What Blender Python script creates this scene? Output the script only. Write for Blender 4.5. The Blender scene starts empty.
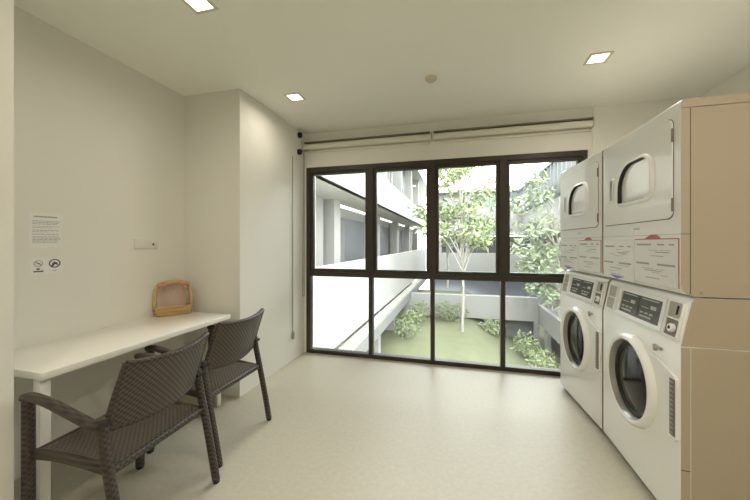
import bpy, bmesh, math, random
from mathutils import Vector, Matrix
random.seed(7)
sc = bpy.context.scene
COL = sc.collection

# ------------------------------------------------------------------ materials
def mat(name, col, rough=0.6, metal=0.0, noise=0.0, nscale=30.0, bump=0.0, bscale=200.0, emit=None, estr=0.0, coat=0.0, spec=0.5, trans=0.0):
    m = bpy.data.materials.new(name); m.use_nodes = True
    nt = m.node_tree; b = nt.nodes['Principled BSDF']
    b.inputs['Base Color'].default_value = (*col, 1); b.inputs['Roughness'].default_value = rough
    b.inputs['Metallic'].default_value = metal; b.inputs['Coat Weight'].default_value = coat
    b.inputs['Specular IOR Level'].default_value = spec
    tc = nt.nodes.new('ShaderNodeTexCoord')
    n = nt.nodes.new('ShaderNodeTexNoise'); n.inputs['Scale'].default_value = nscale; n.inputs['Detail'].default_value = 5
    nt.links.new(tc.outputs['Object'], n.inputs['Vector'])
    mx = nt.nodes.new('ShaderNodeMix'); mx.data_type = 'RGBA'
    k = noise
    mx.inputs[6].default_value = (*[c*(1-k) for c in col], 1); mx.inputs[7].default_value = (*[min(1, c*(1+k)) for c in col], 1)
    nt.links.new(n.outputs['Fac'], mx.inputs[0]); nt.links.new(mx.outputs[2], b.inputs['Base Color'])
    if bump:
        n2 = nt.nodes.new('ShaderNodeTexNoise'); n2.inputs['Scale'].default_value = bscale; n2.inputs['Detail'].default_value = 3
        nt.links.new(tc.outputs['Object'], n2.inputs['Vector'])
        bp = nt.nodes.new('ShaderNodeBump'); bp.inputs['Strength'].default_value = bump; bp.inputs['Distance'].default_value = 0.004
        nt.links.new(n2.outputs['Fac'], bp.inputs['Height']); nt.links.new(bp.outputs['Normal'], b.inputs['Normal'])
    if emit:
        b.inputs['Emission Color'].default_value = (*emit, 1); b.inputs['Emission Strength'].default_value = estr
    return m

def glass_mat(name, tint=(0.96, 0.98, 0.97), refl=0.05):
    m = bpy.data.materials.new(name); m.use_nodes = True
    nt = m.node_tree; nt.nodes.clear()
    o = nt.nodes.new('ShaderNodeOutputMaterial'); t = nt.nodes.new('ShaderNodeBsdfTransparent'); t.inputs[0].default_value = (*tint, 1)
    g = nt.nodes.new('ShaderNodeBsdfGlossy'); g.inputs['Roughness'].default_value = 0.02
    fr = nt.nodes.new('ShaderNodeFresnel'); fr.inputs['IOR'].default_value = 1.35
    mx = nt.nodes.new('ShaderNodeMixShader')
    nt.links.new(fr.outputs[0], mx.inputs[0]); nt.links.new(t.outputs[0], mx.inputs[1]); nt.links.new(g.outputs[0], mx.inputs[2])
    nt.links.new(mx.outputs[0], o.inputs['Surface'])
    return m

def weave_mat(name, axes, pitch=0.0125, dark=(0.014, 0.0105, 0.0085), light=(0.115, 0.09, 0.072)):
    """over-under basket weave from two object-space axes"""
    m = bpy.data.materials.new(name); m.use_nodes = True
    nt = m.node_tree; b = nt.nodes['Principled BSDF']; L = nt.links
    b.inputs['Roughness'].default_value = 0.42
    tc = nt.nodes.new('ShaderNodeTexCoord'); sp = nt.nodes.new('ShaderNodeSeparateXYZ'); L.new(tc.outputs['Object'], sp.inputs[0])
    def mth(op, a, b2=None):
        n = nt.nodes.new('ShaderNodeMath'); n.operation = op
        for i, q in enumerate((a, b2)):
            if q is None: continue
            if isinstance(q, (int, float)): n.inputs[i].default_value = q
            else: L.new(q, n.inputs[i])
        return n.outputs[0]
    k = math.pi/pitch
    su = mth('SINE', mth('MULTIPLY', sp.outputs[axes[0]], k)); sv = mth('SINE', mth('MULTIPLY', sp.outputs[axes[1]], k))
    pr = mth('MULTIPLY', su, sv)
    h = mth('ADD', mth('MULTIPLY', pr, 0.5), 0.5)
    h2 = mth('POWER', h, 0.8)
    mx = nt.nodes.new('ShaderNodeMix'); mx.data_type = 'RGBA'
    mx.inputs[6].default_value = (*dark, 1); mx.inputs[7].default_value = (*light, 1)
    L.new(h2, mx.inputs[0]); L.new(mx.outputs[2], b.inputs['Base Color'])
    bp = nt.nodes.new('ShaderNodeBump'); bp.inputs['Strength'].default_value = 0.6; bp.inputs['Distance'].default_value = 0.004
    L.new(h2, bp.inputs['Height']); L.new(bp.outputs['Normal'], b.inputs['Normal'])
    return m

M = {}
M['wall'] = mat('wall_paint', (0.80, 0.79, 0.73), 0.7, noise=0.015, nscale=3, bump=0.05, bscale=300)
M['ceil'] = mat('ceiling_paint', (0.90, 0.90, 0.83), 0.8, noise=0.01, nscale=3)
M['floor'] = mat('floor_vinyl', (0.50, 0.468, 0.375), 0.42, noise=0.13, nscale=38, bump=0.12, bscale=420, spec=0.35)
M['frame'] = mat('window_bronze', (0.035, 0.027, 0.019), 0.45, noise=0.1)
M['glass'] = glass_mat('window_glass')
M['desk'] = mat('desk_laminate', (0.86, 0.84, 0.78), 0.25, noise=0.01)
M['rim'] = weave_mat('wicker_wrap', (1, 2), 0.012, (0.014, 0.0105, 0.0085), (0.078, 0.06, 0.048))
M['wback'] = weave_mat('wicker_back', (1, 2), 0.0125)
M['wseat'] = weave_mat('wicker_seat', (0, 1), 0.0125, (0.022, 0.017, 0.014), (0.14, 0.112, 0.09))
M['foot'] = mat('rubber_foot', (0.02, 0.02, 0.02), 0.8)
M['appl'] = mat('white_enamel', (0.93, 0.935, 0.92), 0.22, noise=0.01, coat=0.3)
M['sidetan'] = mat('tan_side', (0.50, 0.425, 0.325), 0.38, noise=0.015, nscale=2)  # tan base colour of the machine side panels
M['seam'] = mat('dark_seam', (0.10, 0.085, 0.065), 0.7)
M['gasket'] = mat('black_gasket', (0.015, 0.014, 0.013), 0.5)
M['drumglass'] = mat('dark_drum_glass', (0.020, 0.018, 0.015), 0.12, noise=0.5, nscale=9, spec=0.25)
M['chrome'] = mat('brushed_steel', (0.36, 0.345, 0.31), 0.4, metal=0.5)
M['reflglass'] = mat('door_glass_reflection', (0.95, 0.93, 0.93), 0.12, spec=0.6, coat=0.4)  # near-white base stands for the room mirrored in the dryer glass
M['display'] = mat('display_grey', (0.115, 0.12, 0.11), 0.2, noise=0.35, nscale=22)
M['dispmark'] = mat('display_print', (0.45, 0.46, 0.44), 0.5)
M['greyplate'] = mat('grey_plate', (0.43, 0.41, 0.37), 0.4, noise=0.08)
M['coinbox'] = mat('coin_plate', (0.20, 0.18, 0.155), 0.4, noise=0.2)
M['paper'] = mat('paper_white', (0.82, 0.82, 0.80), 0.6)
M['ink'] = mat('print_grey', (0.40, 0.40, 0.41), 0.7)
M['inkd'] = mat('print_dark', (0.10, 0.10, 0.10), 0.7)
M['red'] = mat('print_red', (0.55, 0.15, 0.15), 0.6)
M['blue'] = mat('print_blue', (0.22, 0.20, 0.52), 0.6)
M['plaster'] = mat('lamp_trim', (0.66, 0.60, 0.48), 0.5)
M['lamp'] = mat('lamp_glow', (1, 0.95, 0.85), 0.5, emit=(1.0, 0.90, 0.70), estr=3.0)
M['black'] = mat('black_plastic', (0.015, 0.015, 0.015), 0.5)
M['blind'] = mat('blind_fabric', (0.74, 0.71, 0.62), 0.7, noise=0.02, nscale=60)
M['gapshade'] = mat('gap_shade_dark', (0.30, 0.27, 0.21), 0.5)  # dark tone for the shadow gap above the blinds
M['cord'] = mat('grey_cord', (0.30, 0.30, 0.29), 0.6)
M['white_pl'] = mat('white_plastic', (0.78, 0.76, 0.70), 0.4)
M['wicker'] = weave_mat('straw_wicker', (1, 2), 0.011, (0.36, 0.23, 0.085), (0.74, 0.52, 0.23))
M['pink'] = mat('pink_ribbon', (0.62, 0.28, 0.24), 0.7, noise=0.2)
M['pinkcloth'] = mat('pink_cloth', (0.70, 0.54, 0.45), 0.8, noise=0.05)
# outside
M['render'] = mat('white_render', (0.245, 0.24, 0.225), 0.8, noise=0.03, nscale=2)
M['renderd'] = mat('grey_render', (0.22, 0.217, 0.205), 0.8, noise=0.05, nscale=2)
M['soffit'] = mat('soffit_beige', (0.36, 0.345, 0.31), 0.8, noise=0.03)
M['dglass'] = mat('bluegrey_glazing', (0.13, 0.133, 0.145), 0.25, noise=0.25, nscale=1.2)
M['void'] = mat('dark_recess', (0.13, 0.13, 0.127), 0.8)  # dark tone lifted to carry the haze outside
M['ledge'] = mat('ledge_stone', (0.21, 0.20, 0.17), 0.8, noise=0.2, nscale=2)
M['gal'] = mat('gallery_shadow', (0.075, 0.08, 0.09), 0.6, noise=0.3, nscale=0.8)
M['teal'] = mat('teal_glazing', (0.085, 0.125, 0.112), 0.25, noise=0.2, nscale=1)
M['fin'] = mat('grey_fin', (0.10, 0.108, 0.108), 0.5)
M['strip'] = mat('strip_lamp', (1, 1, 1), 0.5, emit=(1, 0.98, 0.93), estr=0.9)
M['lawn'] = mat('lawn', (0.115, 0.122, 0.068), 0.9, noise=0.25, nscale=3, bump=0.5, bscale=60)
M['bark'] = mat('pale_bark', (0.28, 0.265, 0.23), 0.9, noise=0.2)
M['leaf1'] = mat('leaf_pale', (0.225, 0.27, 0.135), 0.6, noise=0.4, nscale=2.5)  # leaf colours raised pale, outdoor haze put into them
M['leaf2'] = mat('leaf_mid', (0.155, 0.195, 0.095), 0.6, noise=0.4, nscale=2.5)
M['leaf3'] = mat('leaf_grey', (0.235, 0.275, 0.175), 0.6, noise=0.35, nscale=2.5)

# ------------------------------------------------------------------ mesh helpers
def B(): return bmesh.new()
def box(bm, x0, x1, y0, y1, z0, z1, bev=0.0, seg=2):
    r = bmesh.ops.create_cube(bm, size=1.0)
    vs = r['verts']
    for v in vs:
        v.co = Vector(((x0+x1)/2 + v.co.x*(x1-x0), (y0+y1)/2 + v.co.y*(y1-y0), (z0+z1)/2 + v.co.z*(z1-z0)))
    if bev > 0:
        es = list({e for v in vs for e in v.link_edges})
        bmesh.ops.bevel(bm, geom=es, offset=bev, segments=seg, affect='EDGES', profile=0.5)
    return bm
def sweep(bm, pts, w, h, up=Vector((0, 0, 1)), seg=10, power=3.0):
    """superellipse cross-section swept along pts; w, h may be lists"""
    pts = [Vector(p) for p in pts]; n = len(pts); rings = []
    for i, p in enumerate(pts):
        t = (pts[min(i+1, n-1)] - pts[max(i-1, 0)]).normalized()
        s = t.cross(up)
        if s.length < 1e-4: s = t.cross(Vector((1, 0, 0)))
        s.normalize(); u = s.cross(t).normalized()
        wi = w[i] if isinstance(w, (list, tuple)) else w; hi = h[i] if isinstance(h, (list, tuple)) else h
        ring = []
        for k in range(seg):
            a = 2*math.pi*(k+0.5)/seg; ca, sa = math.cos(a), math.sin(a)
            e = 2.0/power
            ring.append(bm.verts.new(p + s*(wi/2*math.copysign(abs(ca)**e, ca)) + u*(hi/2*math.copysign(abs(sa)**e, sa))))
        rings.append(ring)
    for a, b in zip(rings, rings[1:]):
        for k in range(seg): bm.faces.new((a[k], a[(k+1) % seg], b[(k+1) % seg], b[k]))
    bm.faces.new(rings[0][::-1]); bm.faces.new(rings[-1])
    return bm
def tube(bm, pts, r, seg=10): return sweep(bm, pts, 2*r if not isinstance(r, list) else [2*q for q in r], 2*r if not isinstance(r, list) else [2*q for q in r], seg=seg, power=2.0)
def spline(pts, n=8):
    pts = [Vector(p) for p in pts]; P = [pts[0]*2-pts[1]] + pts + [pts[-1]*2-pts[-2]]; out = []
    for i in range(1, len(P)-2):
        for k in range(n):
            t = k/n; a, b, c, d = P[i-1:i+3]
            out.append(0.5*((2*b) + (c-a)*t + (2*a-5*b+4*c-d)*t*t + (3*b-a-3*c+d)*t**3))
    return out + [pts[-1]]
def rrect(y0, y1, z0, z1, r, n=6):
    """rounded rect outline (y,z); r = radius or 4 radii (y1z1, y0z1, y0z0, y1z0) -> counterclockwise"""
    if not isinstance(r, (list, tuple)): r = [r]*4
    out = []
    for (cy, cz, sy, sz, a0), q in zip(((y1, z1, -1, -1, 0), (y0, z1, 1, -1, 90), (y0, z0, 1, 1, 180), (y1, z0, -1, 1, 270)), r):
        for k in range(n+1):
            a = math.radians(a0 + 90*k/n)
            out.append((cy + sy*q + q*math.cos(a), cz + sz*q + q*math.sin(a)))
    return out
def circ(cy, cz, r, n=48, a0=0): return [(cy + r*math.cos(2*math.pi*(k+a0)/n), cz + r*math.sin(2*math.pi*(k+a0)/n)) for k in range(n)]
def hull(pts):
    pts = sorted(set((round(a, 5), round(b, 5)) for a, b in pts))
    def half(ps):
        o = []
        for p in ps:
            while len(o) > 1 and (o[-1][0]-o[-2][0])*(p[1]-o[-2][1]) - (o[-1][1]-o[-2][1])*(p[0]-o[-2][0]) <= 0: o.pop()
            o.append(p)
        return o[:-1]
    return half(pts) + half(pts[::-1])
YZ = lambda a, b, d: Vector((d, a, b))
XZ = lambda a, b, d: Vector((a, d, b))
XY = lambda a, b, d: Vector((a, b, d))
def plate(bm, outer, d0, d1, holes=(), mp=YZ):
    """prism of a 2D outline with holes, between depths d0 (front) and d1"""
    loops = [outer] + list(holes); front = []; back = []
    for lp in loops:
        f = [bm.verts.new(mp(a, b, d0)) for a, b in lp]; k = [bm.verts.new(mp(a, b, d1)) for a, b in lp]
        front.append(f); back.append(k)
        for i in range(len(lp)):
            j = (i+1) % len(lp); bm.faces.new((f[i], f[j], k[j], k[i]))
    for side in (front, back):
        if len(side) == 1: bm.faces.new(side[0]); continue
        es = []
        for lp in side:
            for i in range(len(lp)):
                e = bm.edges.get((lp[i], lp[(i+1) % len(lp)]))
                es.append(e)
        bmesh.ops.triangle_fill(bm, use_beauty=True, use_dissolve=False, edges=es)
    return bm
def loft(bm, rings, cap0=False, cap1=False):
    R = [[bm.verts.new(v) for v in r] for r in rings]; n = len(R[0])
    for a, b in zip(R, R[1:]):
        for k in range(n): bm.faces.new((a[k], a[(k+1) % n], b[(k+1) % n], b[k]))
    if cap0: bm.faces.new(R[0])
    if cap1: bm.faces.new(R[-1][::-1])
    return bm
def obj(name, bm, m, parent=None, smooth=35, loc=None):
    bmesh.ops.recalc_face_normals(bm, faces=bm.faces[:])
    if smooth:
        for f in bm.faces: f.smooth = True
        lim = math.radians(smooth)
        for e in bm.edges:
            if len(e.link_faces) == 2: e.smooth = e.calc_face_angle(0) < lim
    me = bpy.data.meshes.new(name); bm.to_mesh(me); bm.free()
    o = bpy.data.objects.new(name, me); COL.objects.link(o)
    for q in (m if isinstance(m, (list, tuple)) else [m]): me.materials.append(q)
    if parent: o.parent = parent
    if loc: o.location = loc
    return o
def empty(name, loc=(0, 0, 0), rz=0.0, parent=None):
    o = bpy.data.objects.new(name, None); COL.objects.link(o); o.location = loc; o.rotation_euler = (0, 0, rz); o.empty_display_size = 0.1
    if parent: o.parent = parent
    return o
def tag(o, label=None, cat=None, group=None, kind=None):
    if label: o['label'] = label
    if cat: o['category'] = cat
    if group: o['group'] = group
    if kind: o['kind'] = kind
    return o
def struct(name, bm, m, parent=None, label=None):
    o = obj(name, bm, m, parent, smooth=0)
    if not parent: o['kind'] = 'structure'
    if label: o['label'] = label
    return o
def copy_tree(o, parent=None):
    c = o.copy(); COL.objects.link(c)
    if parent: c.parent = parent
    for ch in list(o.children): copy_tree(ch, c)
    return c

# ------------------------------------------------------------------ room
H = 2.7; XL = -1.845; XN = -2.44; XR = 2.15; YW = 3.607; YB = -1.7; YP = 0.935; YE = 2.40
def f_(n, *a):
    bm = B()
    for q in a: box(bm, *q)
    return bm
struct('floor', f_(0, (XN-0.2, XR+0.2, YB-0.2, YW+0.12, -0.25, 0.0)), M['floor'], label='pale olive beige vinyl floor of the laundry room')
struct('ceiling', f_(0, (XN-0.2, XR+0.2, YB-0.2, YW+0.25, H, H+0.2)), M['ceil'], label='smooth off white ceiling')
struct('wall_left', f_(0, (XN-0.2, XL, YB-0.2, YP, 0, H)), M['wall'], label='near left wall end beside the desk recess')
struct('wall_recess', f_(0, (XN-0.2, XN, YP, YE, 0, H)), M['wall'], label='off white wall of the desk recess carrying the notices')
struct('wall_pier', f_(0, (XN-0.2, XL, YE, YW+0.25, 0, H)), M['wall'], label='off white wall pier between desk and window')
struct('wall_right', f_(0, (XR, XR+0.2, YB-0.2, YW+0.25, 0, H)), M['wall'])
struct('wall_back', f_(0, (XL, XR, YB-0.2, YB, 0, H)), M['wall'])
WX0, WX1, WZ0, WZ1 = -1.81, 1.246, 0.0, 2.276
struct('wall_window', f_(0, (XL, WX0, YW, YW+0.25, 0, H), (WX0, WX1, YW, YW+0.25, WZ1, H), (WX1, XR, YW, YW+0.25, 0, H), (1.292, XR, YW-0.012, YW, 0, H)), M['wall'], label='off white wall around the wide window')

# window ------------------------------------------------------------
win = empty('window_1', (0, YW, 0)); tag(win, 'wide dark bronze eight pane window from floor to above head height', kind='structure')
fy0, fy1 = -0.012, 0.075
bm = B()
box(bm, WX0, WX0+0.05, fy0, fy1, 0.0, WZ1); box(bm, WX1-0.045, WX1, fy0, fy1, 0.0, WZ1)
box(bm, WX0+0.05, WX1-0.045, fy0, fy1, WZ1-0.055, WZ1); box(bm, WX0+0.05, WX1-0.045, fy0, fy1, 0.0, 0.045)
box(bm, WX0+0.05, WX1-0.045, fy0, fy1, 0.945, 1.0)
struct('window_frame', bm, M['frame'], win)
edges = [WX0+0.05, -0.99, -0.275, 0.461, WX1-0.045]
for x in edges[1:-1]:
    struct('mullion', f_(0, (x-0.032, x+0.032, fy0-0.008, fy1, 1.0, WZ1-0.055), (x-0.022, x+0.022, fy0, fy1, 0.045, 0.945)), M['frame'], win)
for i in range(4):
    a = edges[i] + (0 if i == 0 else 0.032); b = edges[i+1] - (0 if i == 3 else 0.032)
    z0, z1 = 1.0, WZ1-0.055; w = 0.036
    bm = f_(0, (a, a+w, 0.004, 0.06, z0, z1), (b-w, b, 0.004, 0.06, z0, z1), (a+w, b-w, 0.004, 0.06, z1-w, z1), (a+w, b-w, 0.004, 0.06, z0, z0+w))
    s = struct('window_sash', bm, M['frame'], win)
    struct('pane', f_(0, (a+w, b-w, 0.030, 0.036, z0+w, z1-w)), M['glass'], s)
    hx = (a+b)/2
    bm = B(); box(bm, hx-0.05, hx+0.05, -0.020, 0.004, z0+0.008, z0+0.026, 0.004)
    struct('window_handle', bm, M['frame'], s)
    a = edges[i] + (0 if i == 0 else 0.022); b = edges[i+1] - (0 if i == 3 else 0.022)
    struct('pane', f_(0, (a, b, 0.030, 0.036, 0.045, 0.945)), M['glass'], win)

# roller blinds -----------------------------------------------------
def roller(x0, x1, label):
    r = empty('roller_blind', ((x0+x1)/2, YW, 2.53)); tag(r, label, 'blind', 'rolled up blinds over the window')
    L = (x1-x0)/2
    def cyl(rad, a, b, y, z, seg=28):
        bm = B(); loft(bm, [[Vector((q, y+rad*math.cos(2*math.pi*k/seg), z+rad*math.sin(2*math.pi*k/seg))) for k in range(seg)] for q in (a, b)], True, True); return bm
    obj('rolled_fabric', cyl(0.034, -L+0.015, L-0.015, -0.046, -0.008), M['blind'], r)
    bm = B(); box(bm, -L, L, -0.078, -0.001, 0.036, 0.045, 0.003); obj('gap_shade', bm, M['gapshade'], r)  # dark strip standing for the shadow gap over the roller
    bm = B(); box(bm, -L+0.02, L-0.02, -0.020, -0.002, -0.075, -0.046, 0.006); obj('hem_bar', bm, M['blind'], r)
    for q in (-L, L-0.012):
        bm = B(); plate(bm, rrect(-0.084, -0.001, -0.048, 0.052, [0.004, 0.02, 0.03, 0.004]), q, q+0.012); obj('end_bracket', bm, M['blind'], r)
    return r
roller(-1.825, -0.285, 'left hand off white rolled up blind above window, nearest the pier')
roller(-0.270, 1.288, 'right hand off white rolled up blind above window, reaching over the machines')

bm = B(); tube(bm, spline([(-1.828, YW-0.03, 2.47), (-1.828, YW-0.03, 1.6), (-1.828, YW-0.03, 0.82), (-1.826, YW-0.036, 0.72), (-1.826, YW-0.055, 0.70), (-1.828, YW-0.07, 0.73), (-1.828, YW-0.07, 0.85), (-1.828, YW-0.062, 1.6), (-1.828, YW-0.05, 2.46)], 6), 0.0035, 6)
tag(obj('blind_chain', bm, M['cord']), 'thin pull chain loop hanging beside the left window frame', 'chain')

cd = empty('pull_cord', (XL, 3.305, 0.26)); tag(cd, 'long grey pull cord with weight hanging on white pier wall', 'cord')
bm = B(); tube(bm, [(0.008, 0, 0.07), (0.008, 0, 2.10)], 0.0045, 8); obj('cord', bm, M['cord'], cd)
bm = B(); tube(bm, [(0.016, 0, -0.01), (0.016, 0, 0.0), (0.016, 0, 0.055), (0.012, 0, 0.085)], [0.012, 0.016, 0.014, 0.006], 12); obj('cord_weight', bm, M['cord'], cd)
bm = B(); box(bm, 0.0, 0.014, -0.012, 0.012, 2.085, 2.12, 0.003); obj('cord_clip', bm, M['white_pl'], cd)
def knob(z, y, label):
    k = empty('black_fitting', (XL, y, z)); tag(k, label, 'wall fitting', 'black fittings high on the pier')
    bm = B(); loft(bm, [[Vector((d, r*math.cos(2*math.pi*i/20), 1.25*r*math.sin(2*math.pi*i/20))) for i in range(20)] for d, r in ((0.0, 0.018), (0.012, 0.026), (0.035, 0.029), (0.05, 0.022), (0.055, 0.008))], True, True); obj('knob_cap', bm, M['black'], k)
    bm = B(); loft(bm, [[Vector((d, r*math.cos(2*math.pi*i/20), r*math.sin(2*math.pi*i/20))) for i in range(20)] for d, r in ((0.0, 0.04), (0.008, 0.038))], True, True); obj('mounting_plate', bm, M['white_pl'], k)
knob(2.632, 3.445, 'upper small black fitting on pier wall just under the ceiling')
knob(2.430, 3.435, 'lower small black fitting on pier wall level with the blind')

# downlights ----------------------------------------------------------
def downlight(x, y, label, power=4.0, vis=True):
    r = empty('ceiling_downlight', (x, y, H)); tag(r, label, 'ceiling light', 'square recessed downlights')
    s = 0.075; i = 0.056
    bm = B(); plate(bm, rrect(-s, s, -s, s, 0.006, 3), -0.005, 0.0, [rrect(-i, i, -i, i, 0.004, 3)], XY); obj('light_trim', bm, M['plaster'], r)
    bm = B(); plate(bm, rrect(-i+0.001, i-0.001, -i+0.001, i-0.001, 0.003, 3), -0.003, -0.0005, (), XY); obj('light_diffuser', bm, M['lamp'], r)
    ld = bpy.data.lights.new('downlight_lamp', 'AREA'); ld.shape = 'SQUARE'; ld.size = 0.1; ld.energy = power; ld.color = (1.0, 0.905, 0.775); ld.spread = math.radians(165)
    lo = bpy.data.objects.new('downlight_lamp', ld); COL.objects.link(lo); lo.location = (0, 0, -0.012); lo.parent = r
downlight(-1.41, 1.48, 'square recessed downlight over the desk, at the top edge of the photo', 3.0)
downlight(-1.459, 2.668, 'square recessed downlight in ceiling beside the white pier', 2.2)
downlight(0.989, 2.663, 'square recessed downlight in ceiling in front of the stacked machines')
downlight(0.989, 0.75, 'square recessed downlight in ceiling on the right, behind the viewer', 6.5)
downlight(-1.0, -0.2, 'square recessed downlight in ceiling left, behind the viewer', 6.5)
downlight(0.7, -0.6, 'square recessed downlight in ceiling right, farthest behind the viewer', 7)
sd = empty('smoke_detector', (-0.214, 2.641, H)); tag(sd, 'small round off white smoke detector on the ceiling', 'smoke detector')
def disc(bm, prof, n=28): loft(bm, [[Vector((r*math.cos(2*math.pi*k/n), r*math.sin(2*math.pi*k/n), z)) for k in range(n)] for z, r in prof], True, True); return bm
obj('detector_base', disc(B(), ((0, 0.05), (-0.010, 0.05), (-0.014, 0.046))), M['plaster'], sd)
obj('detector_head', disc(B(), ((-0.014, 0.034), (-0.026, 0.032), (-0.034, 0.022))), M['plaster'], sd)

# desk ------------------------------------------------------------------
dk = empty('desk', (-2.15, 1.71, 0)); tag(dk, 'long white laminate desk fitted into the wall recess', 'desk')
bm = B(); box(bm, -0.289, 0.280, -0.665, 0.605, 0.708, 0.744, 0.004); obj('desktop', bm, M['desk'], dk)
for y in (-0.63, 0.52):
    bm = B(); box(bm, 0.195, 0.240, y-0.022, y+0.022, 0.012, 0.709, 0.003); l = obj('leg', bm, M['desk'], dk)
    bm = B(); box(bm, 0.197, 0.238, y-0.02, y+0.02, 0.0, 0.012, 0.002); obj('foot_cap', bm, M['white_pl'], l)

# notices and plate on recess wall --------------------------------------
def wallmark(bm, y0, y1, z0, z1, d=0.0015): box(bm, d, d+0.0008, y0, y1, z0, z1)
nt_ = empty('notice', (XN, 1.383, 1.425)); tag(nt_, 'upper printed paper notice with rows of text on recess wall', 'notice')
bm = B(); box(bm, 0.0, 0.0015, -0.081, 0.081, -0.108, 0.108); obj('sheet', bm, M['paper'], nt_)
bm = B(); wallmark(bm, -0.06, 0.055, 0.080, 0.088); obj('heading', bm, M['ink'], nt_)
bm = B()
for k, (z, l, t) in enumerate(((.058, .068, .004), (.049, .066, .004), (.040, .06, .004), (.026, .068, .003), (.018, .05, .003), (.002, .066, .004), (-.007, .04, .003), (-.022, .066, .004), (-.036, .067, .003), (-.045, .068, .004), (-.054, .067, .004), (-.063, .06, .004), (-.072, .062, .003))):
    y = -0.066
    while y < -0.066 + 2*l - 0.004:
        w = random.uniform(.008, .022); wallmark(bm, y, min(y+w, -0.066+2*l), z-t/2, z+t/2); y += w + .0035
obj('text_rows', bm, M['ink'], nt_)
sg = empty('sign', (XN, 1.385, 1.213)); tag(sg, 'small white sign with two round symbols below the text notice', 'sign')
bm = B(); box(bm, 0.0, 0.0015, -0.080, 0.080, -0.052, 0.046); obj('sheet', bm, M['paper'], sg)
def ring(bm, cy, cz, r0, r1, sx=1.0): plate(bm, [(cy+(a-cy)*sx, b) for a, b in circ(cy, cz, r1, 28)], 0.0023, 0.0015, [[(cy+(a-cy)*sx, b) for a, b in circ(cy, cz, r0, 28)]])
bm = B(); ring(bm, 0.040, 0.010, 0.021, 0.027, 1.12)
plate(bm, [(0.020, -0.008), (0.028, 0.012), (0.040, 0.022), (0.054, 0.012), (0.060, -0.006), (0.050, 0.002), (0.040, 0.006), (0.030, -0.012)][::-1], 0.0023, 0.0015)
obj('round_symbol', bm, M['inkd'], sg)
bm = B(); ring(bm, -0.040, 0.014, 0.015, 0.019, 1.2); plate(bm, [(-0.056, 0.020), (-0.050, 0.024), (-0.024, 0.006), (-0.030, 0.002)], 0.0023, 0.0015); wallmark(bm, -0.050, -0.030, 0.012, 0.018)
obj('oval_symbol', bm, M['ink'], sg)
bm = B(); wallmark(bm, 0.030, 0.050, -0.036, -0.031); obj('caption', bm, M['ink'], sg)
bm = B(); wallmark(bm, -0.064, -0.016, -0.038, -0.030); wallmark(bm, -0.050, -0.034, -0.024, -0.015); obj('caption', bm, M['inkd'], sg)
pl = empty('wall_plate', (XN, 2.03, 1.345)); tag(pl, 'wide off white wall plate with one dark dot above the desk', 'wall plate')
bm = B(); box(bm, 0.0, 0.009, -0.10, 0.10, -0.038, 0.038, 0.003); obj('cover_plate', bm, M['white_pl'], pl)
bm = B(); plate(bm, circ(-0.0, 0, 0.009, 16), 0.0105, 0.008); o = obj('dark_dot', bm, M['black'], pl); o.location = (0, 0.055, -0.006)

# basket ----------------------------------------------------------------
bk = empty('basket', (-2.355, 2.205, 0.744), math.radians(-38)); tag(bk, 'small straw basket with arched handle and pink bows on the desk', 'basket')
bk.scale = (1.12, 1.12, 1.08)
# local: y = long side, x = toward viewer
def wallring(y, x, z, n=8): return [Vector((b, a, z)) for a, b in rrect(-y, y, -x, x, 0.02, 4)]
bm = B(); loft(bm, [wallring(0.105, 0.045, 0.0), wallring(0.118, 0.055, 0.03), wallring(0.126, 0.062, 0.066), wallring(0.118, 0.054, 0.066), wallring(0.112, 0.050, 0.03), wallring(0.100, 0.040, 0.008)], True, True)
obj('basket_body', bm, M['wicker'], bk)
for z, y, x in ((0.066, 0.124, 0.060), (0.036, 0.121, 0.058), (0.008, 0.110, 0.050)):
    ps = wallring(y, x, z); bm = B(); tube(bm, ps + [ps[0]], 0.006, 8); obj('woven_band', bm, M['wicker'], bk)
arc = [(0.0, -0.118, 0.05)] + [(0.0, -0.118*math.copysign(abs(math.cos(t))**0.62, math.cos(t)), 0.05 + 0.205*math.sin(t)**0.42) for t in [math.pi*k/16 for k in range(1, 16)]] + [(0.0, 0.118, 0.05)]
bm = B(); sweep(bm, arc, 0.026, 0.058, up=Vector((1, 0, 0)), seg=12, power=4)
bmesh.ops.transform(bm, matrix=Matrix.Identity(4), verts=bm.verts)
obj('handle', bm, M['wicker'], bk)
bm = B(); ps = [(-0.085, 0.03), (0.085, 0.03), (0.088, 0.12), (0.085, 0.20), (0.04, 0.235), (-0.04, 0.235), (-0.085, 0.20), (-0.088, 0.12)]
plate(bm, ps, -0.035, -0.041); obj('lining_cloth', bm, M['pinkcloth'], bk)
for y in (-0.075, 0.075):
    bm = B()
    for s in (-1, 1):
        loft(bm, [[Vector((0.034, y + s*d, 0.238)) + Vector((0.010*math.sin(2*math.pi*k/10), 0, r*math.cos(2*math.pi*k/10))) for k in range(10)] for d, r in ((0.002, 0.005), (0.012, 0.013), (0.024, 0.017), (0.030, 0.008))], True, True)
        sweep(bm, [(0.036, y, 0.238), (0.040, y+s*0.010, 0.212), (0.038, y+s*0.014, 0.185)], 0.010, 0.003)
    loft(bm, [[Vector((0.036 + d, y + 0.007*math.cos(2*math.pi*k/10), 0.238 + 0.007*math.sin(2*math.pi*k/10))) for k in range(10)] for d in (-0.006, 0.010)], True, True)
    obj('bow', bm, M['pink'], bk)

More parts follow.
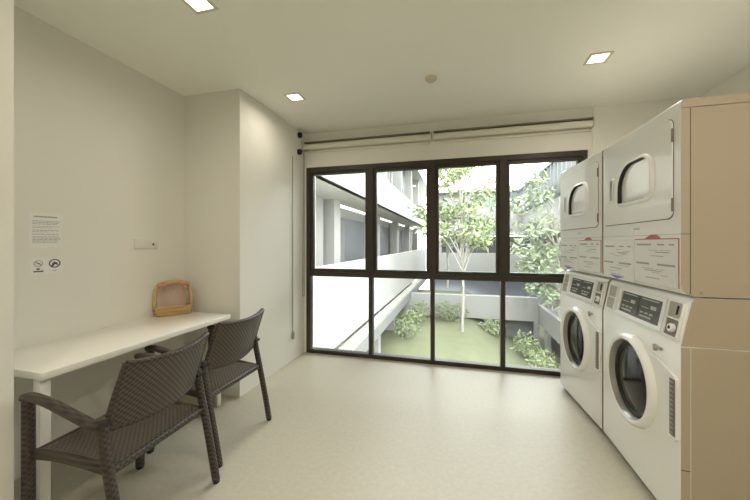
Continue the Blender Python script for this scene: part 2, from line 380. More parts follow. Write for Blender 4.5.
# chairs ----------------------------------------------------------------
def make_chair():
    c = empty('wicker_armchair')
    hw = 0.245
    # seat: slightly dished woven slab, front at -x
    bm = B(); nx, ny = 12, 12; g = []
    for i in range(nx+1):
        row = []
        for j in range(ny+1):
            x = -0.262 + 0.432*i/nx; y = -0.235 + 0.47*j/ny
            z = 0.437 - 0.012*math.sin(math.pi*j/ny)*math.sin(math.pi*i/nx) - 0.012*(i/nx)
            if i == 0: z -= 0.012
            row.append((x, y, z))
        g.append(row)
    top = [[bm.verts.new(p) for p in r] for r in g]; bot = [[bm.verts.new((p[0], p[1], p[2]-0.03)) for p in r] for r in g]
    for i in range(nx):
        for j in range(ny):
            bm.faces.new((top[i][j], top[i+1][j], top[i+1][j+1], top[i][j+1])); bm.faces.new((bot[i][j], bot[i][j+1], bot[i+1][j+1], bot[i+1][j]))
    for i in range(nx):
        for j in (0, ny): bm.faces.new((top[i][j], top[i+1][j], bot[i+1][j], bot[i][j]))
    for j in range(ny):
        for i in (0, nx): bm.faces.new((top[i][j], top[i][j+1], bot[i][j+1], bot[i][j]))
    obj('seat', bm, M['wseat'], c, 50)
    # seat rails
    bm = B()
    for s in (-1, 1): sweep(bm, [(-0.262, s*hw, 0.415), (-0.13, s*hw, 0.425), (0.02, s*hw, 0.418), (0.165, s*hw, 0.402)], 0.034, 0.042)
    sweep(bm, [(-0.258, -hw, 0.413), (-0.258, hw, 0.413)], 0.030, 0.04); sweep(bm, [(0.166, -hw, 0.405), (0.166, hw, 0.405)], 0.032, 0.036)
    obj('seat_frame', bm, M['rim'], c, 50)
    # backrest: curved leaning panel
    bm = B(); nj, nk = 14, 8
    def bp(j, k, off):
        t = j/nj*2-1; q = k/nk
        z = 0.545 + 0.285*q + 0.018*q*(t*t) - 0.022*(1-q)*(t*t)*(-1)
        x = 0.125 + 0.085*q + 0.012*q*q + 0.042*(1-t*t) + off
        y = t*(0.238 - 0.012*q)
        return (x, y, z)
    A = [[bm.verts.new(bp(j, k, 0.011)) for k in range(nk+1)] for j in range(nj+1)]; D = [[bm.verts.new(bp(j, k, -0.011)) for k in range(nk+1)] for j in range(nj+1)]
    for j in range(nj):
        for k in range(nk):
            bm.faces.new((A[j][k], A[j+1][k], A[j+1][k+1], A[j][k+1])); bm.faces.new((D[j][k], D[j][k+1], D[j+1][k+1], D[j+1][k]))
        bm.faces.new((A[j][0], A[j+1][0], D[j+1][0], D[j][0])); bm.faces.new((A[j][nk], A[j+1][nk], D[j+1][nk], D[j][nk]))
    for k in range(nk):
        for j in (0, nj): bm.faces.new((A[j][k], A[j][k+1], D[j][k+1], D[j][k]))
    br = obj('backrest', bm, M['wback'], c, 50)
    bm = B()
    for k in (0, nk): sweep(bm, [bp(j, k, 0) for j in range(nj+1)], 0.030, 0.022)
    for j in (0, nj): sweep(bm, [bp(j, k, 0) for k in range(nk+1)], 0.030, 0.026, up=Vector((1, 0, 0)))
    obj('backrest_rim', bm, M['rim'], br, 50)
    for s in (-1, 1):
        bm = B(); sweep(bm, [(-0.272, s*0.262, 0.012), (-0.272, s*0.262, 0.40), (-0.272, s*0.262, 0.668)], 0.040, 0.042, up=Vector((0, 1, 0)))
        l = obj('leg', bm, M['rim'], c, 50)
        bm = B(); sweep(bm, [(-0.272, s*0.262, 0.0), (-0.272, s*0.262, 0.013)], 0.032, 0.034, up=Vector((0, 1, 0))); obj('foot_cap', bm, M['foot'], l)
        path = spline([(0.255, s*0.262, 0.012), (0.218, s*0.262, 0.2), (0.172, s*0.262, 0.41), (0.140, s*0.260, 0.56), (0.134, s*0.258, 0.625)], 5)
        bm = B(); sweep(bm, path, 0.036, 0.038, up=Vector((0, 1, 0)))
        l = obj('leg', bm, M['rim'], c, 50)
        bm = B(); sweep(bm, [(0.257, s*0.262, 0.0), (0.255, s*0.262, 0.013)], 0.030, 0.032, up=Vector((0, 1, 0))); obj('foot_cap', bm, M['foot'], l)
        path = spline([(-0.292, s*0.262, 0.672), (-0.24, s*0.264, 0.676), (-0.14, s*0.266, 0.662), (-0.02, s*0.266, 0.628), (0.08, s*0.264, 0.598), (0.140, s*0.260, 0.585)], 5)
        bm = B(); sweep(bm, path, 0.046, 0.030); obj('armrest', bm, M['rim'], c, 50)
        bm = B(); tube(bm, [(0.150, s*0.236, 0.60), (0.150, s*0.286, 0.60)], 0.010, 10); obj('bolt_cap', bm, M['foot'], c, 50)
    return c
ch = make_chair(); ch.location = (-1.565, 1.245, 0); ch.rotation_euler = (0, 0, math.radians(2))
tag(ch, 'nearer dark brown woven armchair at the desk, whole armrest showing', 'chair', 'wicker armchairs at the desk')
c2 = copy_tree(ch); c2.location = (-1.650, 1.890, 0); c2.rotation_euler = (0, 0, math.radians(0))
c2['label'] = 'farther dark brown woven armchair at the desk, beside the pier'

# machines --------------------------------------------------------------
def washer(loc, rz, W, label):
    r = empty('front_load_washer', loc, rz); tag(r, label, 'washing machine', 'white front load washers under the dryers')
    hw = W/2; k = W/0.815
    D = 0.75; prof = [(0.0, 0.03), (0.0, 0.872), (0.004, 0.886), (0.042, 1.078), (0.052, 1.092), (0.075, 1.1)]
    back = [(D, 1.1), (D, 0.03)]
    # white front shell
    bm = B(); pr = prof + [(0.075, 0.03)]
    plate(bm, pr, -hw+0.002, hw-0.002, (), XZ); obj('front_panel', bm, M['appl'], r, 25)
    bm = B(); plate(bm, [(0.075, 0.03), (0.075, 1.1), (D, 1.1), (D, 0.03)], -hw+0.004, hw-0.004, (), XZ); obj('cabinet', bm, M['appl'], r, 0)
    # side panels on both sides, in a tan base colour
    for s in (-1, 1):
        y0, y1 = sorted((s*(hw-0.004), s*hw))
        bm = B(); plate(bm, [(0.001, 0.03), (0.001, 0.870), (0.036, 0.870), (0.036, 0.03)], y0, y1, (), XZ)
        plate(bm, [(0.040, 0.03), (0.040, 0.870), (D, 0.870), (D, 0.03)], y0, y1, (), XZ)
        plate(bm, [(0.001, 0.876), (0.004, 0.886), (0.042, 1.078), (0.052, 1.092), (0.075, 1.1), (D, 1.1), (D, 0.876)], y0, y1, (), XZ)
        p = obj('side_panel', bm, M['sidetan'], r, 0); p['label'] = 'tan side panel'
        bm = B(); box(bm, 0.0, 0.036, y0-0.0006 if s < 0 else y1-0.0004, y0+0.0004 if s < 0 else y1+0.0006, 0.305, 0.309); obj('panel_seam', bm, M['seam'], p, 0)
    bm = B(); box(bm, 0.03, D-0.02, -hw+0.02, hw-0.02, 0.0, 0.03); obj('toe_kick', bm, M['gasket'], r, 0)
    # door
    CZ = 0.562
    bm = B()
    oh = hull([(a*k, b) for a, b in circ(0, CZ, 0.260, 64)] + [(-hw+0.022, 0.725), (-hw+0.012, 0.715), (-hw+0.012, 0.435), (-hw+0.022, 0.425)])
    plate(bm, oh, -0.014, 0.001, [[(a*k, b) for a, b in circ(0, CZ, 0.212, 64)]])
    es = [e for e in bm.edges if all(abs(v.co.x+0.014) < 1e-5 for v in e.verts) and any(abs(f.normal.x) < 0.5 for f in e.link_faces)]
    bm.normal_update()
    door = obj('door', bm, M['appl'], r, 30)
    N = 64
    def cr(d, rad): return [Vector((d, k*a, b)) for a, b in circ(0, CZ, rad, N)]
    bm = B(); loft(bm, [cr(-0.012, 0.259), cr(-0.028, 0.255), cr(-0.042, 0.244), cr(-0.047, 0.234), cr(-0.046, 0.226), cr(-0.040, 0.220)]); obj('door_ring', bm, M['appl'], door, 60)
    bm = B(); loft(bm, [cr(-0.043, 0.223), cr(-0.030, 0.214), cr(-0.004, 0.207)]); obj('inner_rim', bm, M['chrome'], door, 60)
    bm = B(); loft(bm, [cr(-0.003, 0.212), cr(-0.012, 0.202), cr(-0.014, 0.192), cr(-0.006, 0.180)]); obj('door_gasket', bm, M['gasket'], door, 60)
    bm = B(); loft(bm, [cr(-0.006, 0.190), cr(-0.006, 0.172), cr(-0.012, 0.150), cr(-0.020, 0.10), cr(-0.024, 0.05), cr(-0.025, 0.004)], False, True); obj('door_glass', bm, M['drumglass'], door, 60)
    # vent grille strip
    bm = B(); box(bm, -0.018, -0.012, -hw+0.016, -hw+0.052, 0.445, 0.712, 0.002); g = obj('hinge_strip', bm, M['coinbox'], door, 0)
    bm = B()
    for q in range(12):
        z = 0.456 + q*0.0215; box(bm, -0.0205, -0.0175, -hw+0.022, -hw+0.046, z, z+0.009)
    obj('strip_slats', bm, M['chrome'], g, 0)
    # latch / small pull on front
    bm = B(); box(bm, -0.012, 0.001, -0.27*k, -0.20*k, 0.812, 0.826, 0.004); box(bm, -0.014, 0.001, -0.228*k, -0.21*k, 0.795, 0.83, 0.004); obj('door_latch', bm, M['greyplate'], r, 30)
    # slanted console
    n = Vector((-0.192, 0, 0.038)).normalized(); u = Vector((0.038, 0, 0.192)).normalized(); o0 = Vector((0.004, 0, 0.886))
    CP = lambda a, b, d: o0 + Vector((0, a*k, 0)) + u*b + n*d
    bm = B(); plate(bm, rrect(-0.392, 0.395, 0.008, 0.190, 0.008, 3), 0.006, -0.002, (), CP); con = obj('control_console', bm, M['appl'], r, 30)
    bm = B(); plate(bm, rrect(-0.262, 0.205, 0.014, 0.184, 0.008, 3), 0.016, 0.005, [rrect(-0.236, 0.178, 0.036, 0.164, 0.004, 2)], CP); obj('display_frame', bm, M['appl'], con, 30)
    bm = B(); plate(bm, rrect(-0.238, 0.180, 0.034, 0.166, 0.004, 2), 0.010, 0.005, (), CP); dsp = obj('display', bm, M['display'], con, 0)
    bm = B()
    for a0 in (0.160, -0.045):
        for (da, b0, w, h) in ((0, .150, .15, .005), (0.0, .052, .11, .010), (.0, .072, .03, .010), (-.045, .072, .03, .010), (-.09, .072, .03, .01), (0, .105, .07, .004), (-.09, .105, .05, .02)):
            plate(bm, [(a0+da, b0), (a0+da-w, b0), (a0+da-w, b0+h), (a0+da, b0+h)], 0.0112, 0.0095, (), CP)
    obj('display_print', bm, M['dispmark'], dsp, 0)
    bm = B(); plate(bm, [(-.0155, .036), (-.0185, .036), (-.0185, .164), (-.0155, .164)], 0.0112, 0.0095, (), CP); obj('display_divider', bm, M['gasket'], dsp, 0)
    bm = B(); plate(bm, rrect(0.245, 0.375, 0.020, 0.186, 0.006, 3), 0.013, 0.005, [rrect(0.258, 0.362, 0.026, 0.098, 0.006, 3), rrect(0.258, 0.362, 0.106, 0.178, 0.006, 3)], CP); obj('side_tray', bm, M['appl'], con, 30)
    bm = B(); plate(bm, rrect(0.256, 0.364, 0.024, 0.100, 0.006, 3), 0.0075, 0.005, (), CP); plate(bm, rrect(0.256, 0.364, 0.104, 0.180, 0.006, 3), 0.0075, 0.005, (), CP); obj('tray_plate', bm, M['greyplate'], con, 30)
    bm = B(); plate(bm, rrect(-0.384, -0.272, 0.012, 0.186, 0.008, 3), 0.014, 0.005, [rrect(-0.376, -0.280, 0.018, 0.098, 0.006, 3), rrect(-0.376, -0.280, 0.106, 0.180, 0.006, 3)], CP); cs = obj('coin_slot_box', bm, M['appl'], con, 30)
    bm = B(); plate(bm, rrect(-0.378, -0.278, 0.016, 0.100, 0.006, 3), 0.0075, 0.005, (), CP); obj('lock_plate', bm, M['coinbox'], cs, 30)
    bm = B(); plate(bm, rrect(-0.378, -0.278, 0.104, 0.182, 0.006, 3), 0.0075, 0.005, (), CP); obj('slot_plate', bm, M['greyplate'], cs, 30)
    bm = B(); loft(bm, [[CP(a, b, d) for a, b in circ(-0.335, 0.056, rad, 20)] for d, rad in ((0.006, 0.021), (0.020, 0.020), (0.024, 0.016))], True, True); lk = obj('lock', bm, M['appl'], cs, 40)
    bm = B(); loft(bm, [[CP(a, b, d) for a, b in circ(-0.335, 0.056, rad, 16)] for d, rad in ((0.022, 0.009), (0.0255, 0.008))], True, True); obj('keyhole', bm, M['gasket'], lk, 40)
    bm = B(); plate(bm, rrect(-0.346, -0.338, 0.122, 0.166, 0.003, 2), 0.012, 0.006, (), CP); obj('coin_slot', bm, M['gasket'], cs, 0)
    return r
def dryer(loc, rz, W, label):
    r = empty('stacked_dryer', loc, rz); tag(r, label, 'dryer', 'white dryers stacked on the washers')
    hw = W/2; k = W/0.815; D = 0.75; z0, z1 = 0.003, 0.905
    # front shell: chamfered bottom front
    prof = [(0.055, z0), (0.028, z0+0.008), (0.006, z0+0.030), (0.0, z0+0.06), (0.0, z1-0.006), (0.004, z1), (0.055, z1)]
    bm = B(); plate(bm, prof, -hw+0.002, hw-0.002, (), XZ); obj('front_panel', bm, M['appl'], r, 25)
    bm = B(); plate(bm, [(0.055, z0), (0.055, z1), (D, z1), (D, z0)], -hw+0.004, hw-0.004, (), XZ); obj('cabinet', bm, M['appl'], r, 0)
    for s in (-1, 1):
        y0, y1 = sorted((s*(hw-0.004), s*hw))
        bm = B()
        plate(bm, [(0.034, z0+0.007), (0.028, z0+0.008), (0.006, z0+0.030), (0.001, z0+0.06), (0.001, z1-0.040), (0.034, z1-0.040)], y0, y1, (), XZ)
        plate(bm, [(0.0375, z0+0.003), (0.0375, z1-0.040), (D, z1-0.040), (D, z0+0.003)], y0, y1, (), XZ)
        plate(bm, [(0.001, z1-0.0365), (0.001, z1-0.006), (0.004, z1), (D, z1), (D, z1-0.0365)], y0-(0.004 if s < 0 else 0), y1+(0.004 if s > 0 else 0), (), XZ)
        p = obj('side_panel', bm, M['sidetan'], r, 0); p['label'] = 'tan side panel'
        ys = y0 if s < 0 else y1
        bm = B(); box(bm, 0.035, 0.0375, min(ys, ys-s*0.002), max(ys, ys-s*0.002), z0+0.01, z1-0.04); box(bm, 0.0, 0.034, ys-0.0006, ys+0.0006, 0.288, 0.291); obj('panel_seam', bm, M['seam'], p, 0)
        bm = B(); loft(bm, [[Vector((0.075+0.006*math.cos(2*math.pi*i/10), d, 0.022+0.006*math.sin(2*math.pi*i/10))) for i in range(10)] for d in (ys-0.001, ys+s*0.002)], True, True); obj('screw', bm, M['chrome'], p, 0)
    # seam between door panel and label panel
    bm = B(); box(bm, -0.0008, 0.002, -hw+0.003, hw-0.003, 0.288, 0.2905); obj('front_seam', bm, M['greyplate'], r, 0)
    # door with D-shaped window
    o = rrect(-0.355*k, 0.365*k, 0.366, 0.842, [0.008, 0.035, 0.035, 0.008], 5)
    def dshape(g): return rrect(-0.195*k-g, 0.145*k+g, 0.495-g, 0.712+g, [0.145+g, 0.085+g, 0.055+g, 0.012+g], 8)
    bm = B(); plate(bm, [(a, b) for a, b in rrect(-0.3585*k, 0.3685*k, 0.3625, 0.8455, [0.010, 0.038, 0.038, 0.010], 5)], -0.0015, 0.001, [rrect(-0.353*k, 0.363*k, 0.368, 0.840, [0.008, 0.033, 0.033, 0.008], 5)]); obj('door_gap', bm, M['seam'], r, 0)
    bm = B(); plate(bm, o, -0.007, 0.0005, [dshape(0.006)]); door = obj('door', bm, M['appl'], r, 30)
    def dv(d, g): return [Vector((d, a, b)) for a, b in dshape(g)]
    bm = B(); loft(bm, [dv(-0.006, 0.026), dv(-0.014, 0.020), dv(-0.020, 0.012), dv(-0.021, 0.004)]); obj('window_lip', bm, M['appl'], door, 60)
    bm = B(); loft(bm, [dv(-0.021, 0.005), dv(-0.012, 0.0), dv(0.0, -0.003)]); obj('window_gasket', bm, M['gasket'], door, 60)
    # far (handle) side of the recess is deep and black
    bm = B(); plate(bm, dshape(0.004), -0.0008, -0.0003); obj('door_glass', bm, M['reflglass'], door, 0)  # bright reflection put into the glass colour
    bm = B(); plate(bm, rrect(0.235*k, 0.285*k, 0.512, 0.668, 0.010, 4), -0.012, -0.006, [rrect(0.248*k, 0.276*k, 0.524, 0.656, 0.008, 4)]); hd = obj('handle', bm, M['appl'], door, 30)
    bm = B(); plate(bm, rrect(0.246*k, 0.278*k, 0.522, 0.658, 0.008, 4), -0.0085, -0.006); obj('handle_recess', bm, M['coinbox'], hd, 0)
    for z in (0.43, 0.76):
        bm = B(); box(bm, -0.010, 0.001, -0.3595*k, -0.3535*k, z-0.032, z+0.032, 0.001); obj('hinge', bm, M['coinbox'], door, 0)
    bm = B(); box(bm, -0.0015, 0.0, -0.06*k, 0.0*k, 0.318, 0.338); lg = obj('badge', bm, M['paper'], r, 0)
    bm = B()
    for a in (-.055, -.043, -.031, -.019, -.010): box(bm, -0.0022, -0.0012, a*k, (a+.008)*k, 0.323, 0.333)
    obj('badge_print', bm, M['ink'], lg, 0)
    # two instruction sheets
    def sheet(ya, yb, za, zb, red):
        bm = B(); box(bm, -0.0022, -0.0002, ya, yb, za, zb); s = obj('instruction_sheet', bm, M['paper'], r, 0)
        s['label'] = 'printed sheet with red arrow' if red else 'printed sheet with blue arrow'
        w = yb-ya; c = (ya+yb)/2
        bm = B()
        if red:
            plate(bm, [(c+0.13*w, zb-0.010), (c+0.27*w, zb-0.010), (c+0.10*w, zb+0.014), (c-0.03*w, zb+0.014), (c-0.15*w, zb-0.010)][::-1], -0.0032, -0.002)
            box(bm, -0.0030, -0.0018, ya, yb, zb-0.012, zb-0.007)
            box(bm, -0.0030, -0.0018, ya, ya+0.008, za, zb-0.007)
        else:
            plate(bm, [(c+0.28*w, za+0.022), (c-0.24*w, za+0.022), (c+0.02*w, za+0.002)][::-1], -0.0032, -0.002)
        obj('printed_arrow', bm, M['red'] if red else M['blue'], s, 0)
        bm = B()
        for zz, l0, l1, t in ((0.84, .60, .95, .010), (0.84, .30, .45, .008), (0.84, .1, .2, .008), (0.68, .2, .5, .005), (0.42, .64, .97, .010), (0.42, .08, .45, .010), (0.28, .35, .75, .004), (.12, .4, .72, .004)):
            z = za + (zb-za)*zz; box(bm, -0.0030, -0.0018, ya+w*l0, ya+w*l1, z-t/2, z+t/2)
        for q in range(10):
            z = za + (zb-za)*random.choice((.6, .64, .72, .76, .2, .24, .32, .36)); a = random.uniform(.08, .6); box(bm, -0.0030, -0.0018, ya+w*a, ya+w*(a+random.uniform(.12, .3)), z-.0012, z+.0012)
        obj('printed_text', bm, M['ink'], s, 0)
    sheet(-hw+0.006, -0.020*k, 0.036, 0.278, True)
    sheet(-0.006*k, hw-0.012, 0.006+0.012, 0.266, False)
    return r
ZD = 1.102
W1 = 0.808; Y1 = 1.770 + W1/2
washer((0.99, Y1, 0), 0, W1, 'front load washing machine nearest the viewer, bottom of right stack')
dryer((0.99, Y1, ZD), 0, W1, 'dryer nearest the viewer with tan side, atop the nearer washer')
W2 = 0.752; a2 = math.radians(4.2)
px, py = 0.987 - 0.5*W2*math.sin(a2), 2.592 + W2/2*math.cos(a2)
washer((px, py, 0), a2, W2, 'front load washing machine closest to the window, under far dryer')
dryer((px, py, ZD), a2, W2, 'dryer closest to the window, atop the far washer')

# ------------------------------------------------------------------ outside
G = -2.7
# lawn: slopes up toward the far planter
bm = B(); nx, ny = 24, 40; gv = []
def lawn_z(x, y):
    t = max(0, min(1, (y-7.0)/7.0)); s = max(0, min(1, (2.2-x)/1.6))
    return G + 0.85*t*t*(3-2*t)*s
for i in range(nx+1):
    gv.append([bm.verts.new((-3.4+8.4*i/nx, 3.9+18.2*j/ny, lawn_z(-3.4+8.4*i/nx, 3.9+18.2*j/ny))) for j in range(ny+1)])
for i in range(nx):
    for j in range(ny): bm.faces.new((gv[i][j], gv[i+1][j], gv[i+1][j+1], gv[i][j+1]))
lw = obj('lawn', bm, M['lawn'], smooth=60); tag(lw, 'green lawn of the courtyard below the window', kind='structure')

lb = empty('courtyard_building', (-2.3, 4.0, G)); tag(lb, 'white gallery building on the left of the courtyard with open corridor', 'building')
def part(root, name, m, *bx):
    bm = B()
    for q in bx: box(bm, *q)
    o = obj(name, bm, m, None, 0); o.parent = root; o.matrix_parent_inverse = Matrix.Translation(-Vector(root.location)); return o
LY0, LY1 = 4.0, 30.0
part(lb, 'corridor_slab', M['renderd'], (-4.2, -2.30, LY0, LY1, -0.66, -0.15))
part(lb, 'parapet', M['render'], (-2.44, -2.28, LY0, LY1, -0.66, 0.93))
part(lb, 'ledge', M['ledge'], (-2.30, -2.02, LY0, LY1, -1.12, -0.74))
part(lb, 'ledge_shade', M['void'], (-2.02, -2.0, LY0, LY1, -1.10, -0.80))  # strip coloured dark for the shade on the ledge's outer face
part(lb, 'corridor_ceiling', M['soffit'], (-4.2, -2.30, LY0, LY1, 2.50, 2.75))
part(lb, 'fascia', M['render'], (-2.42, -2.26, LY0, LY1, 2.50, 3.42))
part(lb, 'corridor_wall', M['renderd'], (-4.2, -3.35, LY0, 7.6, -0.15, 2.5), (-4.2, -3.6, 7.6, LY1, -0.15, 2.5))
for y in (8.0, 12.6, 16.9, 21.2, 25.5):
    part(lb, 'column', M['render'], (-3.5, -3.12, y-0.22, y+0.22, -0.15, 2.5))
    part(lb, 'glazing', M['dglass'], (-3.6, -3.56, y+0.35, y+4.0, -0.15, 2.15))
    part(lb, 'door_leaf', M['void'], (-3.56, -3.53, y+0.9, y+1.7, -0.15, 2.05))
for y in (8.3, 12.9, 17.2, 21.5):
    part(lb, 'strip_light', M['strip'], (-3.52, -3.40, y, y+3.9, 2.44, 2.50))
part(lb, 'upper_wall', M['renderd'], (-4.2, -3.3, LY0, LY1, 2.75, 5.6))
for y in (9, 12.4, 15.8, 19.2, 22.6):
    part(lb, 'upper_window', M['dglass'], (-3.3, -3.26, y, y+1.8, 3.3, 5.0))
    part(lb, 'upper_column', M['render'], (-3.0, -2.6, y-0.9, y-0.6, 2.75, 5.6))
part(lb, 'roof_slab', M['render'], (-4.2, -2.26, LY0, LY1, 5.6, 6.3))
part(lb, 'lower_wall', M['renderd'], (-4.2, -3.3, LY0, LY1, G, -0.66))
for y in (7.4, 9.8, 12.2, 14.6, 17.0): part(lb, 'lower_column', M['render'], (-2.75, -2.4, y-0.16, y+0.16, G, -0.70))

fb = empty('far_building', (0.5, 22, G)); tag(fb, 'pale banded building across the far end of the courtyard', 'building')
FX0, FX1 = -1.95, 9
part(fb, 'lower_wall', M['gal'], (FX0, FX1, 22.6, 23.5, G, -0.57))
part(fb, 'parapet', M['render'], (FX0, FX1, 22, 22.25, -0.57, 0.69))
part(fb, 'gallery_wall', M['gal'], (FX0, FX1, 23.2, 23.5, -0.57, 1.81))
part(fb, 'fascia', M['render'], (FX0, FX1, 22, 22.3, 1.81, 3.66))
part(fb, 'upper_glazing', M['teal'], (1.2, FX1, 22.3, 22.6, 3.66, 4.72))
part(fb, 'upper_wall', M['render'], (FX0, 1.2, 22.3, 22.6, 3.66, 4.72))
for x in (-1.2, 0.6, 2.6, 4.6, 6.6): part(fb, 'gallery_column', M['render'], (x-0.12, x+0.12, 22.02, 22.25, 0.69, 1.81))
part(fb, 'roof_edge', M['render'], (FX0, FX1, 21.9, 22.7, 4.72, 4.95))

rb = empty('screened_wing', (5.5, 16, G)); tag(rb, 'right hand building wing with tall grey vertical fins', 'building')
part(rb, 'wing_wall', M['teal'], (3.95, 7, 9, 21.7, 3.2, 3.75))
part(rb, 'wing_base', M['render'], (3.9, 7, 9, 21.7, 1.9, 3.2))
part(rb, 'wing_lower_wall', M['renderd'], (5.0, 7, 9, 21.7, G, 1.9))
for q in range(26):
    y = 9.2 + q*0.49
    part(rb, 'fin', M['fin'], (3.58, 3.78, y, y+0.06, 3.25, 4.52))
part(rb, 'top_rail', M['fin'], (3.56, 3.82, 9, 21.7, 4.50, 4.60))

gw = empty('planter_wall', (1.0, 14.0, G)); tag(gw, 'long white raised planter wall across the back of the lawn', 'planter')
part(gw, 'front_face', M['render'], (-2.3, 3.1, 14.0, 14.2, -1.80, -0.86))
part(gw, 'soil_bed', M['void'], (-2.3, 3.1, 14.2, 15.3, -1.80, -1.0))
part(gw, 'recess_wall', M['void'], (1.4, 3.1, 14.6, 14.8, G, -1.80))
part(gw, 'end_column', M['render'], (2.95, 3.15, 13.98, 14.2, G, -1.80))
rw = empty('side_planter', (3.4, 9.5, G)); tag(rw, 'white planter trough running along the right of the lawn', 'planter')
part(rw, 'front_face', M['render'], (3.1, 3.25, 6.5, 14.0, -1.85, -1.12))
part(rw, 'soil_bed', M['void'], (3.25, 4.4, 6.5, 14.0, -1.85, -1.25))
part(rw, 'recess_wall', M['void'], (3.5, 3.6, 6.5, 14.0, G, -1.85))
for y in (7.2, 10.6, 13.0): part(rw, 'support_column', M['render'], (3.12, 3.3, y-0.1, y+0.1, G, -1.85))

def leaves(bm, c, rad, n, size, shell=0.35):
    c = Vector(c)
    for _ in range(n):
        d = Vector((random.gauss(0, 1), random.gauss(0, 1), random.gauss(0, 1))).normalized()
        q = (random.random()**shell)
        p = c + Vector((d.x*rad[0], d.y*rad[1], d.z*rad[2]))*q
        L = size*random.uniform(0.6, 1.3); W = L*random.uniform(0.35, 0.5)
        t = Vector((random.gauss(0, 1), random.gauss(0, 1), random.gauss(-0.2, 0.7))).normalized()
        s = t.cross(Vector((random.gauss(0, 1), random.gauss(0, 1), random.gauss(0, 1)))).normalized()
        nn = s.cross(t)
        a = bm.verts.new(p); b = bm.verts.new(p + t*L*0.45 + s*W/2 + nn*0.1*L); e = bm.verts.new(p + t*L); d2 = bm.verts.new(p + t*L*0.45 - s*W/2 + nn*0.1*L)
        bm.faces.new((a, b, e, d2))
def tree(x, y, z, top, blobs, label, leaf, size=0.16, r=0.06):
    t = empty('courtyard_tree', (x, y, z)); tag(t, label, 'tree', 'courtyard trees beyond the window')
    bm = B(); zc = max(b[2] for b in blobs)
    tr = spline([(0, 0, -0.05), (0.04, 0.02, top*0.3), (-0.05, 0.05, top*0.6), (0.03, 0, top)], 5)
    tube(bm, tr, [r*(1-0.6*i/(len(tr)-1)) for i in range(len(tr))], 8); tk = obj('trunk', bm, M['bark'], t)
    for i, b in enumerate(blobs):
        s0 = min(b[2]*0.75, top*0.9)
        bm = B(); tube(bm, spline([(0, 0, s0*0.8), (b[0]*0.5, b[1]*0.5, s0*0.8+(b[2]-s0*0.8)*0.65), (b[0], b[1], b[2])], 4), [0.032-0.0025*k for k in range(9)], 6); obj('branch', bm, M['bark'], t)
    bm = B()
    for b in blobs: leaves(bm, b[:3], b[3:6], b[6], size)
    obj('foliage', bm, leaf, t, 0)
def blobset(n, rx, z0, z1, br, per):
    out = []
    for i in range(n):
        a = random.uniform(0, 6.28); q = rx*math.sqrt(random.random())
        out.append((q*math.cos(a), q*math.sin(a), random.uniform(z0, z1), br*random.uniform(.7, 1.2), br*random.uniform(.7, 1.2), br*random.uniform(.4, .7), per))
    return out
tree(0.15, 12.4, lawn_z(0.15, 12.4), 5.6, blobset(18, 1.5, 3.2, 7.2, 0.75, 110), 'slim pale trunked tree seen through the third window bay', M['leaf1'], 0.27)
tree(3.35, 12.2, -1.25, 4.2, [(-1.0, 0, 3.0, .6, .6, .4, 110), (-1.25, .2, 3.9, .6, .6, .35, 110), (-.6, -.2, 2.3, .6, .5, .4, 110), (-.6, .1, 4.3, .6, .6, .4, 110), (-.9, .2, 1.7, .5, .5, .3, 90), (-1.4, -.1, 2.4, .45, .5, .3, 80), (-.35, 0, 3.2, .6, .6, .5, 110), (-.45, -.3, 1.6, .6, .5, .4, 110), (-.3, .2, 2.3, .6, .6, .5, 110), (-.7, .1, 4.9, .5, .5, .3, 80), (-.5, .3, 1.0, .6, .4, .3, 90), (-.1, -.2, .75, .6, .5, .35, 100)], 'leafy tree seen through the right hand window bay', M['leaf3'], 0.25)
tree(-0.55, 17.5, -1.0, 3.6, blobset(9, 0.6, 2.0, 4.2, 0.5, 80), 'smaller distant tree at the end of the left building', M['leaf3'], 0.24)
def shrub(x, y, z, rx, ry, rz, n, label, leaf, size=0.13):
    t = empty('shrub', (x, y, z)); tag(t, label, 'shrub', 'shrubs around the lawn')
    bm = B()
    for k in range(6):
        a = k*1.05; tube(bm, [(0.03*math.cos(a), 0.03*math.sin(a), -0.03), (rx*0.5*math.cos(a), ry*0.5*math.sin(a), rz*0.8)], 0.012, 5)
    obj('stems', bm, M['bark'], t)
    bm = B(); leaves(bm, (0, 0, rz*0.85), (rx, ry, rz*0.85), n, size, 0.4); obj('foliage', bm, leaf, t, 0)
shrub(-1.75, 11.6, lawn_z(-1.75, 11.6), 0.5, 0.9, 0.62, 420, 'dense green shrub at the left edge of the lawn', M['leaf2'])
shrub(-1.5, 13.2, lawn_z(-1.5, 13.2), 0.45, 0.6, 0.5, 260, 'green shrub at far left corner of the lawn, behind another', M['leaf2'])
shrub(-0.35, 13.5, lawn_z(-0.35, 13.5), 0.85, 0.40, 0.48, 420, 'wide low shrub at the back of the lawn, left of the trunk', M['leaf2'])
shrub(1.25, 13.3, lawn_z(1.25, 13.3), 0.6, 0.35, 0.32, 240, 'low pale shrub at the back of the lawn, right of the trunk', M['leaf1'])
shrub(2.35, 12.3, lawn_z(2.35, 12.3), 0.5, 0.6, 0.52, 340, 'green shrub in front of the dark opening under the planter', M['leaf1'])
shrub(2.52, 10.8, lawn_z(2.52, 10.8), 0.45, 0.6, 0.45, 300, 'green shrub at the right edge of the lawn, nearest the window', M['leaf1'])
shrub(3.85, 10.6, -1.24, 0.5, 0.8, 0.55, 320, 'tall shrub in the right side planter', M['leaf3'])

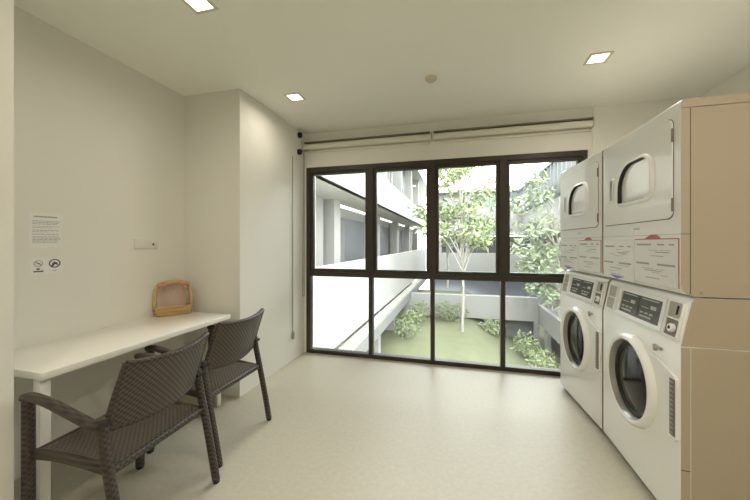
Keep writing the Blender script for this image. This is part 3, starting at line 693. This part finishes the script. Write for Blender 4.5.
# ------------------------------------------------------------------ light, world, camera
w = bpy.data.worlds.new('overcast_sky'); sc.world = w; w.use_nodes = True
nt = w.node_tree; bg = nt.nodes['Background']
tc = nt.nodes.new('ShaderNodeTexCoord'); sep = nt.nodes.new('ShaderNodeSeparateXYZ'); nt.links.new(tc.outputs['Generated'], sep.inputs[0])
rp = nt.nodes.new('ShaderNodeValToRGB'); rp.color_ramp.elements[0].position = 0.45; rp.color_ramp.elements[0].color = (0.64, 0.66, 0.64, 1); rp.color_ramp.elements[1].position = 0.75; rp.color_ramp.elements[1].color = (0.95, 0.98, 1.0, 1)
mp = nt.nodes.new('ShaderNodeMapRange'); mp.inputs[1].default_value = -1; mp.inputs[2].default_value = 1
nt.links.new(sep.outputs[2], mp.inputs[0]); nt.links.new(mp.outputs[0], rp.inputs[0]); nt.links.new(rp.outputs[0], bg.inputs['Color'])
bg.inputs['Strength'].default_value = 8.6
sun = bpy.data.lights.new('hazy_sun', 'SUN'); sun.energy = 1.2; sun.angle = math.radians(25); sun.color = (1, 0.97, 0.9)
so = bpy.data.objects.new('hazy_sun', sun); COL.objects.link(so); so.rotation_euler = (math.radians(42), math.radians(8), math.radians(40))
pt = bpy.data.lights.new('window_portal', 'AREA'); pt.shape = 'RECTANGLE'; pt.size = WX1-WX0; pt.size_y = WZ1; pt.cycles.is_portal = True
po = bpy.data.objects.new('window_portal', pt); COL.objects.link(po); po.location = ((WX0+WX1)/2, YW+0.2, WZ1/2); po.rotation_euler = (math.radians(-90), 0, 0)

cam = bpy.data.cameras.new('camera'); cam.sensor_width = 36; cam.lens = 36*319/750; cam.shift_y = -7/750; cam.clip_start = 0.02; cam.clip_end = 200
co = bpy.data.objects.new('camera', cam); COL.objects.link(co); co.location = (0, 0, 1.35)
co.rotation_euler = (math.radians(90), 0, math.atan2(83, 319))
sc.camera = co
sc.view_settings.view_transform = 'Standard'; sc.view_settings.look = 'None'; sc.view_settings.exposure = 0.64
sc.cycles.use_denoising = True
sc.cycles.max_bounces = 10; sc.cycles.diffuse_bounces = 6; sc.cycles.transparent_max_bounces = 16
sc.cycles.sample_clamp_indirect = 8
